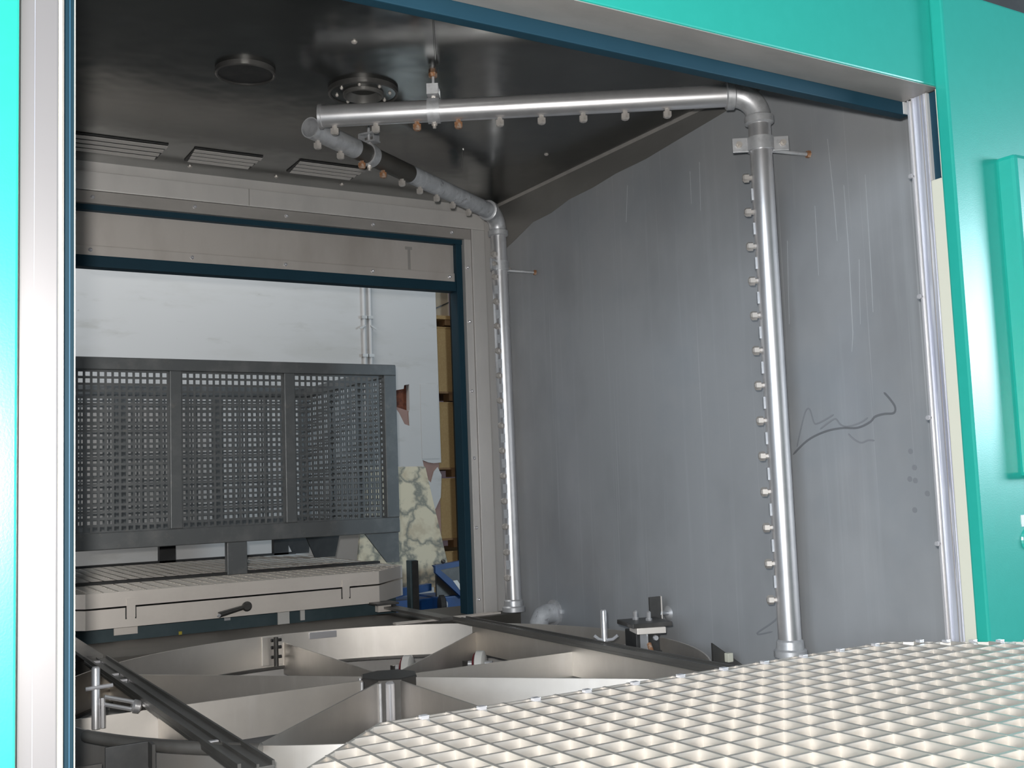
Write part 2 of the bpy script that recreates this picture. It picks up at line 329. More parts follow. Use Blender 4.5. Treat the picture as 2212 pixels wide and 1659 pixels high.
# front frame: soffit, jamb, bars
t4 = thing('trim_4', (1.4, 1.85, ZF), 'steel lining of the front doorway', kind='structure')
obj('soffit_plate', B(.19, 2.452, Y0+.004, 1.930, 1.013, 1.075), 'soffit', t4)
obj('flat_bar', B(.195, .2515, 1.797, 1.812, ZF, 1.20), 'bar_steel', t4, bevel=.003)
obj('bar_groove', B(.2155, .2165, 1.7962, 1.7975, -1.3, 1.15), 'jamb', t4)
obj('bar_edge', B(.2515, .2585, 1.806, 1.815, ZF, 1.20), 'cream', t4, bevel=.002)
obj('backing_strip', B(.14, .262, 1.815, 1.90, ZF, 1.2), 'soffit', t4)
obj('jamb_face', B(2.450, 2.50, 1.826, 1.868, ZF, 1.013), 'jamb', t4)
obj('jamb_rib', B(2.447, 2.46, 1.834, 1.837, ZF, 1.013), 'clip', t4); obj('jamb_rib', B(2.448, 2.46, 1.846, 1.848, ZF, 1.013), 'soffit', t4)
obj('jamb_seal', B(2.441, 2.50, 1.786, 1.826, ZF, .768), 'cream', t4, bevel=.003)
obj('jamb_slot', B(2.452, 2.50, 1.790, 1.826, .768, 1.010), 'rubber', t4)
obj('slot_edge', B(2.441, 2.452, 1.786, 1.792, .768, 1.010), 'cream', t4); obj('slot_edge', B(2.441, 2.452, 1.820, 1.826, .768, 1.010), 'frame', t4)
obj('jamb_lip', B(2.443, 2.50, 1.868, 1.872, ZF, 1.012), 'clip', t4)
obj('jamb_lip', B(2.450, 2.50, 1.887, 1.891, ZF, 1.012), 'clip', t4)
obj('jamb_groove', B(2.458, 2.50, 1.872, 1.887, ZF, 1.012), 'soffit', t4)
for z in (.797, .462, .132, -.204):
    obj('jamb_screw', lathe(bmesh.new(), (2.452, 1.889, z), (-1, 0, 0), [(0, .0045), (.010, .0045), (.010, .007), (.014, .006)], 10), 'clip', t4)
t5 = thing('trim_5', (1.4, 1.9, ZF), 'dark blue rubber seals of the front doorway', kind='structure')
obj('top_seal', B(.262, 2.468, 1.902, 1.934, .976, 1.0135), 'rubber', t5, bevel=.003)
obj('side_seal', B(.264, .292, 1.902, 1.934, ZF, 1.02), 'rubber', t5, bevel=.003)
obj('seal_edge', B(.2905, .2925, 1.899, 1.903, ZF, 1.02), 'cream', t5); obj('seal_edge', B(.2628, .2650, 1.899, 1.903, ZF, 1.02), 'cream', t5)
obj('seal_groove', B(.283, .2845, 1.9012, 1.903, ZF, 1.02), 'rubber2', t5)
obj('seal_end', B(2.446, 2.468, 1.899, 1.903, .978, 1.012), 'conduit', t5)

# ================================================================== CEILING FITTINGS
def vent(x0, x1, y0, y1, label):
    t = thing('ceiling_vent', ((x0+x1)/2, (y0+y1)/2, HC-.02), label, 'vent', 'slatted vents in the chamber ceiling')
    obj('vent_shade_sheet', B(x0, x1, y0, y1, HC-.004, HC-.001), 'black', t)  # flat black sheet, its colour stands in for the shade between the slats
    n = 4; p = (y1-y0)/n
    for k in range(n):
        yk = y0 + (k+.5)*p
        obj('slat', obox(bmesh.new(), ((x0+x1)/2, yk, HC-.009), ((x1-x0)/2-.004*k, 0, 0), (0, p*.27, -.0015), (0, .0001, .001)), 'frame', t)
vent(.60, 1.022, 4.33, 4.55, 'slatted ceiling vent nearest the left doorpost')
vent(1.13, 1.416, 4.33, 4.52, 'slatted ceiling vent between the two other vents')
vent(1.575, 1.885, 4.31, 4.50, 'slatted ceiling vent half hidden behind the far spray arm')
def port(x, y, r, bolts, label):
    t = thing('ceiling_port', (x, y, HC-.03), label, 'ceiling port')
    obj('rim', lathe(bmesh.new(), (x, y, HC), (0, 0, -1), [(0, r), (.016, r), (.019, r-.005), (.016, r-.009), (.0, r-.009)], 48, cap0=False, cap1=False), 'dark', t, smooth=True)
    if bolts:
        obj('flange', lathe(bmesh.new(), (x, y, HC), (0, 0, -1), [(0, r-.009), (.013, r-.010), (.013, r*.56), (0, r*.56)], 40, cap0=False, cap1=False), 'ceil', t, smooth=True)
        obj('inner_ring', lathe(bmesh.new(), (x, y, HC), (0, 0, -1), [(.013, r*.585), (.024, r*.575), (.026, r*.53), (.012, r*.47), (-.015, r*.30), (-.02, r*.1)], 36, cap0=False), 'rail', t, smooth=True)
        for k in range(8):
            a_ = 2*math.pi*(k+.3)/8
            obj('bolt', dome(bmesh.new(), (x+r*.76*math.cos(a_), y+r*.76*math.sin(a_), HC-.013), (0, 0, -1), .006, .008), 'nozzle', t)
    else:
        obj('cap', lathe(bmesh.new(), (x, y, HC), (0, 0, -1), [(0, r-.009), (.012, r-.010), (.013, r*.2)], 40), 'black', t, smooth=True)
port(1.50, 3.449, .125, True, 'round bolted flange in the ceiling above the open pipe ends')
port(1.07, 3.449, .10, False, 'plain round flange in the ceiling with bright rim')

# ================================================================== SPRAY PIPES
PR = .038
def nozzle_mesh():
    bm = bmesh.new()
    lathe(bm, (0, 0, 0), (0, 0, 1), [(-.006, .009), (.008, .009), (.008, .0155), (.024, .0155), (.029, .010)], 6)
    return bm
def make_spray(yv, z_foot, arm_end, label, arm_mat, nz_v, ts, dirn, rust, clamp_z, rod_xy, clamp_t, blocks):
    E = Vector((2.58, yv, 1.288)); e = Vector(arm_end); V = Vector((2.592, yv + .012*(1 if yv < 3.43 else 0), z_foot))
    t = thing('spray_pipe', (V.x, V.y, z_foot-.02), label, 'pipe', 'spray pipes of the chamber')
    d = (e-E).normalized()
    rb = .085
    # riser
    p1 = E + Vector((0, 0, -rb)); axis = lambda z: V.lerp(p1, (z-V.z)/(p1.z-V.z)); bm = cyl(bmesh.new(), V, p1, PR, 32); ri = obj('riser', bm, 'pipe', t, smooth=True)
    # elbow
    pts = []
    for k in range(9):
        a_ = k/8*math.pi/2
        pts.append(E + Vector((0, 0, -rb)) + d*rb*(1-math.cos(a_)) + Vector((0, 0, rb))*math.sin(a_))
    el = obj('elbow', sweep(bmesh.new(), pts, PR+.003, 28), 'fitting', t, smooth=True)
    obj('collar', lathe(bmesh.new(), E+Vector((0, 0, -rb-.022)), (0, 0, 1), [(0, PR+.004), (.004, PR+.011), (.026, PR+.011), (.030, PR+.004)], 28), 'fitting', t, smooth=True)
    obj('collar', lathe(bmesh.new(), E+d*(rb-.008), d, [(0, PR+.004), (.004, PR+.011), (.028, PR+.011), (.032, PR+.004)], 28), 'fitting', t, smooth=True)
    # horizontal arm, open at its end
    L = (e-E).length
    bm = bmesh.new()
    if arm_mat == 'pipe':
        lathe(bm, E+d*rb, d, [(0, PR), (L-rb-.012, PR), (L-rb-.010, PR+.006), (L-rb, PR+.006), (L-rb, PR-.003), (L-rb-.12, PR-.003)], 32)
        obj('arm', bm, 'pipe', t, smooth=True)
    else:
        a0 = (L-rb)*.52; a1 = (L-rb)*.80
        lathe(bm, E+d*rb, d, [(0, PR), (a0, PR)], 32); obj('arm', bm, 'scale', t, smooth=True)
        obj('arm', lathe(bmesh.new(), E+d*(rb+a0), d, [(0, PR), (a1-a0, PR)], 32), 'sill', t, smooth=True)
        bm = lathe(bmesh.new(), E+d*(rb+a1), d, [(0, PR), (L-rb-a1, PR), (L-rb-a1, PR-.004), (L-rb-a1-.10, PR-.004)], 32); obj('arm', bm, 'fitting', t, smooth=True)
    # foot
    obj('foot', lathe(bmesh.new(), V+Vector((0, 0, -.01)), (0, 0, 1), [(0, PR+.016), (.020, PR+.016), (.026, PR+.008), (.050, PR+.006), (.056, PR)], 28), 'fitting', t, smooth=True)
    # nozzles
    n0 = obj('nozzle', nozzle_mesh(), 'nozzle', t, origin=(0, 0, 0)); used = False
    rusty = None
    def put(p, dirv, is_rust):
        nonlocal used, rusty
        q = Vector((0, 0, 1)).rotation_difference(Vector(dirv)).to_euler()
        if not is_rust:
            if not used:
                used = True; place(n0, Vector(p)+Vector((0, 0, ZC)), t); n0.rotation_euler = q; return
            dup(n0, p, t, q)
        else:
            if rusty is None:
                rusty = obj('nozzle', nozzle_mesh(), 'rust', t, origin=(0, 0, 0)); place(rusty, Vector(p)+Vector((0, 0, ZC)), t); rusty.rotation_euler = q; return
            dup(rusty, p, t, q)
    for z in nz_v: put(axis(z)+d*PR, d, False)
    dz = Vector((0, 0, -1))
    for i, s in enumerate(ts): 
        p = E.lerp(e, s); put((p.x, p.y, p.z-PR), dz, i in rust)
    # scale patches between nozzles
    for i in range(len(nz_v)-1):
        z = (nz_v[i]+nz_v[i+1])/2
        obj('pipe_saddle', obox(bmesh.new(), axis(z)+d*(PR+.001), (d.x*.003, d.y*.003, 0), (-d.y*.010, d.x*.010, 0), (0, 0, .02)), 'scale', t)
    # clamp on the riser with stand-off rod to the wall
    c = axis(clamp_z)
    cl = obj('clamp', lathe(bmesh.new(), c+Vector((0, 0, -.022)), (0, 0, 1), [(0, PR+.007), (.044, PR+.007)], 28), 'fitting', t, smooth=True)
    side = Vector((d.y, -d.x, 0))
    if side.y > 0: side = -side
    for s in (-1, 1):
        obj('clamp_ear', obox(bmesh.new(), c + d*s*(PR+.030), d*.027, side*.005, (0, 0, .025)), 'fitting', cl, bevel=.002)
        obj('bolt', lathe(bmesh.new(), c + d*s*(PR+.036) + side*.005, side, [(0, .012), (.009, .012), (.009, .007), (.018, .007)], 6), 'nozzle', cl)
    rod0 = Vector((V.x+.02, c.y-.012, clamp_z-.02)); rod1 = Vector((XW, c.y-.06, clamp_z-.03))
    obj('standoff_rod', cyl(bmesh.new(), rod0, rod1, .007, 12), 'fitting', cl, smooth=True)
    obj('wall_nut', lathe(bmesh.new(), rod1, rod0-rod1, [(0, .013), (.012, .013)], 6), 'rust', cl)
    # clamp on the arm with rod to the ceiling
    p = E.lerp(e, clamp_t)
    ca = obj('arm_clamp', lathe(bmesh.new(), p-d*.021, d, [(0, PR+.006), (.042, PR+.006)], 28), 'fitting', t, smooth=True)
    nrm = Vector((-d.y, d.x, 0))
    obj('bracket', obox(bmesh.new(), p+Vector((0, 0, PR+.012)), d*.020, nrm*.040, (0, 0, .003)), 'fitting', ca)
    obj('bracket', obox(bmesh.new(), p+Vector((0, 0, PR+.045)), d*.020, nrm*.034, (0, 0, .003)), 'fitting', ca)
    for s in (-1, 1): obj('bracket_side', obox(bmesh.new(), p+nrm*.034*s+Vector((0, 0, PR+.028)), d*.020, nrm*.002, (0, 0, .018)), 'fitting', ca)
    obj('hanger_rod', cyl(bmesh.new(), p+Vector((0, 0, PR+.004)), (p.x, p.y, HC), .006, 10), 'fitting', ca, smooth=True)
    obj('ceiling_nut', lathe(bmesh.new(), (p.x, p.y, HC), (0, 0, -1), [(0, .015), (.014, .015)], 6), 'rust', ca)
    obj('bolt', lathe(bmesh.new(), p+Vector((0, 0, -PR-.004)), (0, 0, -1), [(0, .010), (.010, .010), (.010, .006), (.020, .006)], 6), 'nozzle', ca)
    obj('bolt', lathe(bmesh.new(), p+Vector((0, 0, PR+.015)), (0, 0, -1), [(-.02, .006), (.0, .006), (.0, .012), (.010, .012)], 6), 'nozzle', ca)
    return t
nzv = [.998-.1178*k for k in range(13)]
make_spray(2.588, -.590, (1.32, 3.42, 1.288), 'near spray pipe with bright polished arm and rising pipe', 'pipe', nzv,
    [.965, .87, .775, .68, .585, .49, .395, .30, .205], None, (2, 3), 1.112, None, .735, None)
make_spray(4.360, -.590, (1.33, 3.54, 1.288), 'far spray pipe with dull limescaled arm open at its end', 'scale', [1.085]+[.975-.118*k for k in range(13)],
    [.97, .875, .78, .68, .585, .49, .395, .30, .20], None, (2, 3), 1.035, None, .745, None)

# ================================================================== TURNTABLE
ZT = -.642; RR = 1.09
tt = thing('turntable', (CX, CY, -.90), 'round steel turntable frame with eight spokes and two rails inside the chamber', 'turntable')
# outer ring plate
def ring(bm, r0_, r1_, z0, z1, seg=96):
    lathe(bm, (CX, CY, z0), (0, 0, 1), [(0, r1_), (z1-z0, r1_), (z1-z0, r0_), (0, r0_), (0, r1_)], seg, False, False); bmesh.ops.remove_doubles(bm, verts=bm.verts, dist=1e-5); return bm
obj('ring', ring(bmesh.new(), RR-.006, RR, -.742, -.612), 'spoke', tt, smooth=True, origin=(CX, CY, -.742))
obj('ring_foot', ring(bmesh.new(), RR-.02, RR+.03, -.752, -.742), 'dark', tt, smooth=True, origin=(CX, CY, -.752))
hub = obj('hub', lathe(bmesh.new(), (CX, CY, -.80), (0, 0, 1), [(0, .10), (.158, .10), (.162, .096)], 8), 'dark', tt)
for k in range(8):
    a_ = k*math.pi/4; dx, dy = math.sin(a_), math.cos(a_)
    c = Vector((CX+dx*(RR+.09)/2, CY+dy*(RR+.09)/2, -.712))
    obj('spoke', obox(bmesh.new(), c, (dx*(RR-.1)/2, dy*(RR-.1)/2, 0), (-dy*.003, dx*.003, 0), (0, 0, .066)), 'spoke', tt)
    b_ = a_+math.pi/8
    if k in (3, 4, 5, 2):
        q = Vector((CX+math.sin(b_)*.104, CY+math.cos(b_)*.104, -.80))
        if k in (4,): obj('hub_post', lathe(bmesh.new(), q, (0, 0, 1), [(0, .016), (.15, .016), (.156, .010)], 12), 'clip', tt, smooth=True)
    obj('spoke_weld', sweep(bmesh.new(), [(CX+dx*.103-dy*.007, CY+dy*.103+dx*.007, -.78), (CX+dx*.103-dy*.007, CY+dy*.103+dx*.007, ZT-.008)], .006, 8), 'fitting', tt, smooth=True)
# rails: channel sections lying on the ring
for xr, s in ((CX-.765, -1), (CX+.757, 1)):
    y0, y1 = 2.36, 4.30
    a0, a1 = (xr-.075, xr+.008) if s < 0 else (xr-.052, xr+.020)
    rl = obj('rail', B(a0, a1, y0, y1, -.612, -.600), 'rail', tt, bevel=.002)
    obj('rail_lip', B(a0, a0+.008, y0, y1, -.600, -.586), 'rail', rl); obj('rail_lip', B(a0+.042, a0+.048, y0, y1, -.600, -.593), 'rail', rl)
    obj('rail_lip', B(a1-.006, a1, y0, y1, -.600, -.590), 'rail', rl)
    obj('rail_web', B(xr-.004, xr+.004, y0+.05, y1-.05, -.735, -.612), 'spoke', rl)
    for yy in ((2.75, 3.05, 3.15, 4.1) if s > 0 else (2.62+.03, 3.72, 3.86, 4.2)):
        obj('rail_stop', B(a0+.012, a0+.040, yy, yy+.012, -.600, -.594), 'clip', rl)
# splice plates of the ring at the back
for a_, w in ((-3, .045), (9, .06)):
    b_ = math.radians(a_); dx, dy = math.sin(b_), math.cos(b_)
    pl = obj('splice_plate', obox(bmesh.new(), (CX+dx*(RR-.012), CY+dy*(RR-.012), -.63 if a_ > 0 else -.675), (dy*w, -dx*w, 0), (dx*.005, dy*.005, 0), (0, 0, .014 if a_ > 0 else .06)), 'clip' if a_ > 0 else 'spoke', tt, bevel=.002)
for z in (-.63, -.66, -.70):
    obj('splice_bolt', cyl(bmesh.new(), (CX-.065, CY+RR-.03, z), (CX-.020, CY+RR-.03, z), .007, 8), 'black', tt)
obj('splice_rod', cyl(bmesh.new(), (CX-.05, CY+RR-.05, -.735), (CX-.05, CY+RR-.05, -.615), .010, 10), 'dark', tt, smooth=True)
# locking pins and their clamp blocks (two, opposite each other)
def lock(x, y, z0, z1, lever):
    pin = obj('locking_pin', lathe(bmesh.new(), (x, y, z0), (0, 0, 1), [(0, .012), (z1-z0-.005, .012), (z1-z0, .009)], 16), 'pipe', tt, smooth=True)
    if not lever:
        for sx in (-1, 1):
            obj('wing', sweep(bmesh.new(), [(x, y, -.597), (x+.020*sx, y-.016*sx-.01, -.592), (x+.034*sx, y-.028*sx-.01, -.578)], .006, 8), 'clip', pin, smooth=True)
    else:
        obj('second_pin', lathe(bmesh.new(), (x+.020, y, z0), (0, 0, 1), [(0, .007), (.085, .007)], 12), 'pipe', pin, smooth=True)
        obj('cross_pin', cyl(bmesh.new(), (x-.030, y-.012, -.548), (x+.045, y-.012, -.545), .006, 8), 'clip', pin, smooth=True)
        for q in (.011, -.011):
            obj('lever_rod', cyl(bmesh.new(), (x+.02, y-.02, -.585+q), (x+.105, y-.02, -.612+q), .006, 8), 'pipe', pin, smooth=True)
        obj('lever_knob', lathe(bmesh.new(), (x+.105, y-.02, -.612), (1, 0, -.3), [(-.010, .012), (-.004, .019), (.012, .019), (.018, .010)], 14), 'pipe', pin, smooth=True)
lock(2.350, 3.302, -.66, -.484, False); lock(.572, 3.35, -.665, -.489, True)
arc = []
for k in range(11):
    b_ = math.radians(-112-2.8*k); arc.append((CX+1.125*math.sin(b_), CY+1.125*math.cos(b_), -.612))
obj('ring_guard', sweep(bmesh.new(), arc, .016, 10), 'rail', tt, smooth=True)
# fixed clamp block beside the right rail
blk = thing('stop_bracket', (2.46, 3.2, -.66), 'stacked dark steel stop bracket with bolts beside the right turntable rail', 'bracket')
obj('top_plate', obox(bmesh.new(), (2.46, 3.20, -.533), (.075, -.02, 0), (.02, .075, 0), (0, 0, .008)), 'dark', blk, bevel=.002)
obj('middle_plate', obox(bmesh.new(), (2.45, 3.17, -.552), (.05, -.02, 0), (.02, .05, 0), (0, 0, .011)), 'tray', blk, bevel=.002)
obj('block', obox(bmesh.new(), (2.47, 3.23, -.60), (.045, -.012, 0), (.014, .052, 0), (0, 0, .038)), 'black', blk, bevel=.003)
obj('side_cheek', obox(bmesh.new(), (2.425, 3.16, -.60), (.003, 0, 0), (0, .02, 0), (0, 0, .04)), 'fitting', blk)
for x, y in ((2.45, 3.24), (2.47, 3.185)):
    obj('bolt', lathe(bmesh.new(), (x, y, -.525), (0, 0, 1), [(0, .012), (.008, .012), (.008, .008), (.030, .008), (.034, .005)], 8), 'pipe', blk)
obj('bolt', lathe(bmesh.new(), (2.445, 3.12, -.578), (-.3, -1, 0), [(0, .010), (.010, .009)], 8), 'clip', blk)
obj('hook', sweep(bmesh.new(), [(2.43, 3.14, -.60), (2.425, 3.12, -.625), (2.43, 3.12, -.655)], .009, 8), 'rust', blk, smooth=True)
obj('foot', B(2.44, 2.52, 3.18, 3.28, -.90, -.638), 'dark', blk)
# parts fixed to the side wall low down
t = thing('wall_bracket', (2.70, 3.47, -.58), 'small upright steel plate on a stub welded to the side wall', 'bracket')
obj('plate', B(2.590, 2.645, 3.330, 3.337, -.555, -.462), 'dark', t, bevel=.001); obj('plate_edge', B(2.645, 2.6495, 3.328, 3.338, -.555, -.462), 'tray', t)
obj('stub', cyl(bmesh.new(), (2.64, 3.334, -.526), (XW, 3.42, -.545), .009, 12), 'fitting', t, smooth=True)
obj('weld', lathe(bmesh.new(), (XW, 3.42, -.545), (-1, 0, 0), [(0, .03), (.006, .022), (.014, .012)], 16), 'fitting', t, smooth=True)
t = thing('wall_gusset', (2.68, 2.98, -.75), 'dark steel gusset plate with a square nut low on the side wall', 'bracket')
obj('gusset', prism(bmesh.new(), [(2.60, 2.990, -.600), (XW, 2.990, -.70), (XW, 2.990, -.90), (2.60, 2.990, -.90)], (0, .008, 0)), 'dark', t)
obj('gusset_flange', B(2.60, XW, 2.90, 2.99, -.715, -.707), 'spoke', t)
obj('nut', B(2.652, 2.676, 2.968, 2.99, -.672, -.640), 'cream', t, bevel=.003)
t = thing('pipe_outlet', (2.71, 4.32, -.70), 'pale limescaled outlet bend at the wall beside the far pipe foot', 'pipe')
obj('bend', sweep(bmesh.new(), [(2.66, 4.25, -.70), (2.66, 4.25, -.645), (2.675, 4.25, -.620), (2.70, 4.25, -.612), (XW, 4.25, -.612)], .045, 18), 'scale', t, smooth=True)
obj('bend_flange', lathe(bmesh.new(), (XW, 4.25, -.612), (-1, 0, 0), [(0, .06), (.012, .06)], 20), 'fitting', t)
# support rollers under the ring
def roller(x, y, z, label):
    t = thing('support_roller', (x, y, z-.06), label, 'roller', 'support rollers under the turntable')
    ax = Vector((.75, -.66, 0))
    obj('wheel', lathe(bmesh.new(), Vector((x, y, z))-ax*.02, ax, [(0, .040), (.006, .052), (.034, .052), (.04, .040)], 28), 'white', t, smooth=True)
    obj('band', lathe(bmesh.new(), Vector((x, y, z))-ax*.028, ax, [(0, .036), (.006, .044), (.010, .030)], 28), 'red', t, smooth=True)
    obj('axle', lathe(bmesh.new(), Vector((x, y, z))-ax*.05, ax, [(0, .012), (.10, .012)], 12), 'fitting', t)
    obj('support_block', B(x-.05, x+.05, y+.03, y+.06, -.90, z+.01), 'dark', t)
roller(1.885, 4.03, -.735, 'white wheel with red band seen through the spokes near the middle')
roller(2.128, 3.86, -.725, 'white wheel with red band beside the right rail')
# bracket in the near left corner of the basin
t = thing('corner_bracket', (.55, 2.8, -.90), 'dark folded steel bracket low beside the left doorpost', 'bracket')
obj('upright', B(.490, .590, 2.745, 2.753, -.90, -.592), 'black', t, bevel=.002)
obj('return', B(.588, .596, 2.70, 2.753, -.90, -.592), 'dark', t)
obj('cap_weld', sweep(bmesh.new(), [(.596, 2.742, -.600), (.597, 2.742, -.64), (.592, 2.742, -.67)], .007, 8), 'clip', t, smooth=True)
obj('side_plate', B(.35, .492, 2.80, 2.808, -.90, -.64), 'dark', t)

# ================================================================== CARRIAGES
def octagon(y0, y1, hw=.95, cut=.245):
    return [(CX-hw+cut, y0), (CX+hw-cut, y0), (CX+hw, y0+cut), (CX+hw, y1-cut), (CX+hw-cut, y1), (CX-hw+cut, y1), (CX-hw, y1-cut), (CX-hw, y0+cut)]
def span_x(y, y0, y1, hw=.95, cut=.245):
    k = max(0, cut-(y-y0), cut-(y1-y)); return CX-hw+k, CX+hw-k
def span_y(x, y0, y1, hw=.95, cut=.245):
    k = max(0, cut-(x-(CX-hw)), cut-((CX+hw)-x)); return y0+k, y1-k
def rim(bm, pts, z0, z1, th):
    n = len(pts); c = Vector((sum(p[0] for p in pts)/n, sum(p[1] for p in pts)/n))
    inn = []
    for p in pts:
        d = Vector(p)-c; inn.append(Vector(p)-Vector((math.copysign(th, d.x), math.copysign(th, d.y))))
    v = [[bm.verts.new((p[0], p[1], z)) for p in L] for L, z in ((pts, z0), (pts, z1), (inn, z1), (inn, z0))]
    for a_ in range(4):
        A, Bq = v[a_], v[(a_+1) % 4]
        for i in range(n): bm.faces.new((A[i], A[(i+1) % n], Bq[(i+1) % n], Bq[i]))
    return bm
PITCH_G = .0625
def carriage(y0, y1, ztop, label, front):
    t = thing('loading_carriage', (CX, (y0+y1)/2, -.60 if not front else ZF), label, 'carriage', 'grated loading carriages')
    bh = .032 if front else .022
    x = CX-.95+.02; i = 0
    n = int(1.9/PITCH_G)
    for i in range(n+1):
        x = CX + (i-n/2)*PITCH_G
        a_, b_ = span_y(x, y0, y1)
        if b_-a_ > .05: obj('grate_bar', B(x-.0035, x+.0035, a_+.004, b_-.004, ztop-bh, ztop), 'grate', t)
    for i in range(n+1):
        y = y1-.028-i*PITCH_G if front else y0+.03+i*PITCH_G
        if y < y0+.02 or y > y1-.02: continue
        a_, b_ = span_x(y, y0, y1)
        obj('grate_bar', B(a_+.004, b_-.004, y-.0035, y+.0035, ztop-bh, ztop-.001), 'grate', t)
    obj('upper_tray', rim(bmesh.new(), octagon(y0, y1), ztop-.066, ztop-.002, .004), 'tray' if not front else 'grate', t)
    if front:
        c0 = obj('clip', B(-.008, .008, -.007, .007, 0, .007), 'clip', t, origin=(0, 0, 0), bevel=.001)
        for k in range(12):
            xk = .906+.125*k
            p = (xk, y1-.034, ztop)
            if k == 0: place(c0, Vector(p)+Vector((0, 0, ZC)), t)
            elif xk < 2.27: dup(c0, p, t)
        for k in range(6): dup(c0, (2.275+.0442*k*1.0, y1-.072-.0442*k, ztop), t)
    obj('lower_tray', rim(bmesh.new(), octagon(y0, y1), ztop-.160, ztop-.074, .004), 'tray', t)
    obj('tray_floor', prism(bmesh.new(), [(px, py, ztop-.158) for px, py in octagon(y0+.004, y1-.004, .946)], (0, 0, .004)), 'dark', t)
    # hanging tabs on the near face
    for xk in (1.021, 2.056):
        obj('tab', B(xk-.019, xk+.019, y0-.005, y0, ztop-.118, ztop-.034), 'tray', t)
        for s in (-1, 1): obj('tab_slot', B(xk+s*.021-.003, xk+s*.021+.003, y0-.001, y0+.002, ztop-.125, ztop-.074), 'black', t)
    lv = obj('lever', sweep(bmesh.new(), [(1.412, y0-.022, ztop-.143), (1.532, y0-.022, ztop-.118)], [.014, .011], 12), 'dark', t, smooth=True)
    obj('lever_boss', lathe(bmesh.new(), (1.545, y0, ztop-.115), (0, -1, 0), [(0, .018), (.028, .024), (.036, .016)], 16), 'dark', lv, smooth=True)
    obj('lever_tip', lathe(bmesh.new(), (1.410, y0-.036, ztop-.1435), (0, 1, 0), [(0, .008), (.006, .009)], 10), 'clip', lv)
    return t
fc = carriage(.005, 1.905, -.439, 'foreground carriage topped with a bright square-celled steel grating', True)
for x0, x1 in ((CX-.80, CX-.74), (CX+.74, CX+.80)): obj('side_beam', B(x0, x1, .1, 1.8, -.66, -.60), 'dark', fc)
for x0 in (CX-.78, CX+.78):
    for yy in (.25, 1.6): obj('leg', B(x0-.03, x0+.03, yy-.03, yy+.03, ZF, -.66), 'dark', fc)
bc = carriage(5.10, 7.00, -.425, 'rear carriage under the basket with two stacked trays and lever', False)
obj('underframe', B(.62, 2.43, 5.32, 5.40, -.68, -.585), 'teal', bc); obj('underframe', B(.62, 2.43, 6.7, 6.78, -.68, -.585), 'teal', bc)
obj('data_plate', B(1.505, 1.535, 5.316, 5.32, -.625, -.605), 'fitting', bc); obj('yellow_mark', B(1.285, 1.300, 5.316, 5.32, -.672, -.655), 'yellow', bc)
obj('hanging_plate', B(.97, 1.075, 5.22, 5.228, -.632, -.585), 'tray', bc)
obj('hanging_plate', B(1.745, 1.805, 5.225, 5.233, -.660, -.585), 'white', bc); obj('hanging_plate', B(1.862, 1.885, 5.225, 5.233, -.650, -.585), 'white', bc)
obj('corner_lug', B(2.20, 2.27, 5.03, 5.07, -.625, -.585), 'tray', bc); obj('corner_lug', B(2.18, 2.30, 5.00, 5.12, -.590, -.580), 'dark', bc)
for x0 in (CX-.765, CX+.757):
    for yy in (5.5, 6.6): obj('wheel', lathe(bmesh.new(), (x0-.02, yy, -.60-.04), (1, 0, 0), [(0, .045), (.04, .045)], 20), 'black', bc)
# rails of the rear dock, on posts
dk = thing('rear_dock', (CX, 6.0, ZF), 'dark teal dock frame with rails behind the rear doorway', 'frame')
for x0 in (CX-.765, CX+.757):
    obj('dock_rail', B(x0-.03, x0+.03, 5.07, 7.1, -.72, -.687), 'dark', dk)
    for yy in (5.3, 6.8): obj('dock_leg', B(x0-.03, x0+.03, yy-.03, yy+.03, ZF, -.72), 'dark', dk)
obj('dock_beam', B(.70, 2.36, 5.36, 5.42, -.82, -.722), 'teal', dk)
gp = thing('guide_post', (2.50, 5.3, ZF), 'dark steel guide post at the right corner of the rear carriage', 'post')
obj('post', B(2.472, 2.515, 5.22, 5.27, ZF, -.395), 'teal', gp, bevel=.003); obj('post_face', B(2.482, 2.517, 5.214, 5.221, -1.0, -.397), 'black', gp)
obj('dock_plate', B(2.2, 2.46, 5.08, 5.7, -.73, -.722), 'dark', dk)

# ================================================================== BASKET
bk = thing('mesh_basket', (1.53, 6.3, -.43), 'dark steel basket with square-perforated sides standing on the rear carriage', 'basket')
bx0, bx1, by0, by1, bz0, bz1 = .47, 2.585, 5.60, 7.02, -.258, .697
for y in (by0, by1):
    obj('top_rail', B(bx0, bx1, y-.02, y+.02, bz1-.062, bz1), 'basket', bk, bevel=.004)
    obj('bottom_rail', B(bx0, bx1, y-.02, y+.02, bz0, bz0+.085), 'basket', bk, bevel=.004)
for x in (bx0, bx1):
    obj('top_rail', B(x-.02, x+.02, by0+.02, by1-.02, bz1-.06, bz1), 'basket', bk, bevel=.004)
    obj('bottom_rail', B(x-.02, x+.02, by0+.02, by1-.02, bz0, bz0+.07), 'basket', bk, bevel=.004)
posts = [bx0+.03, .735, 1.345, 1.953, bx1-.035]
for y in (by0, by1):
    for x in posts:
        w = .030 if x not in (posts[0], posts[-1]) else .038
        obj('post', B(x-w, x+w, y-.016, y+.016, bz0+.085, bz1-.06), 'basket', bk, bevel=.004)
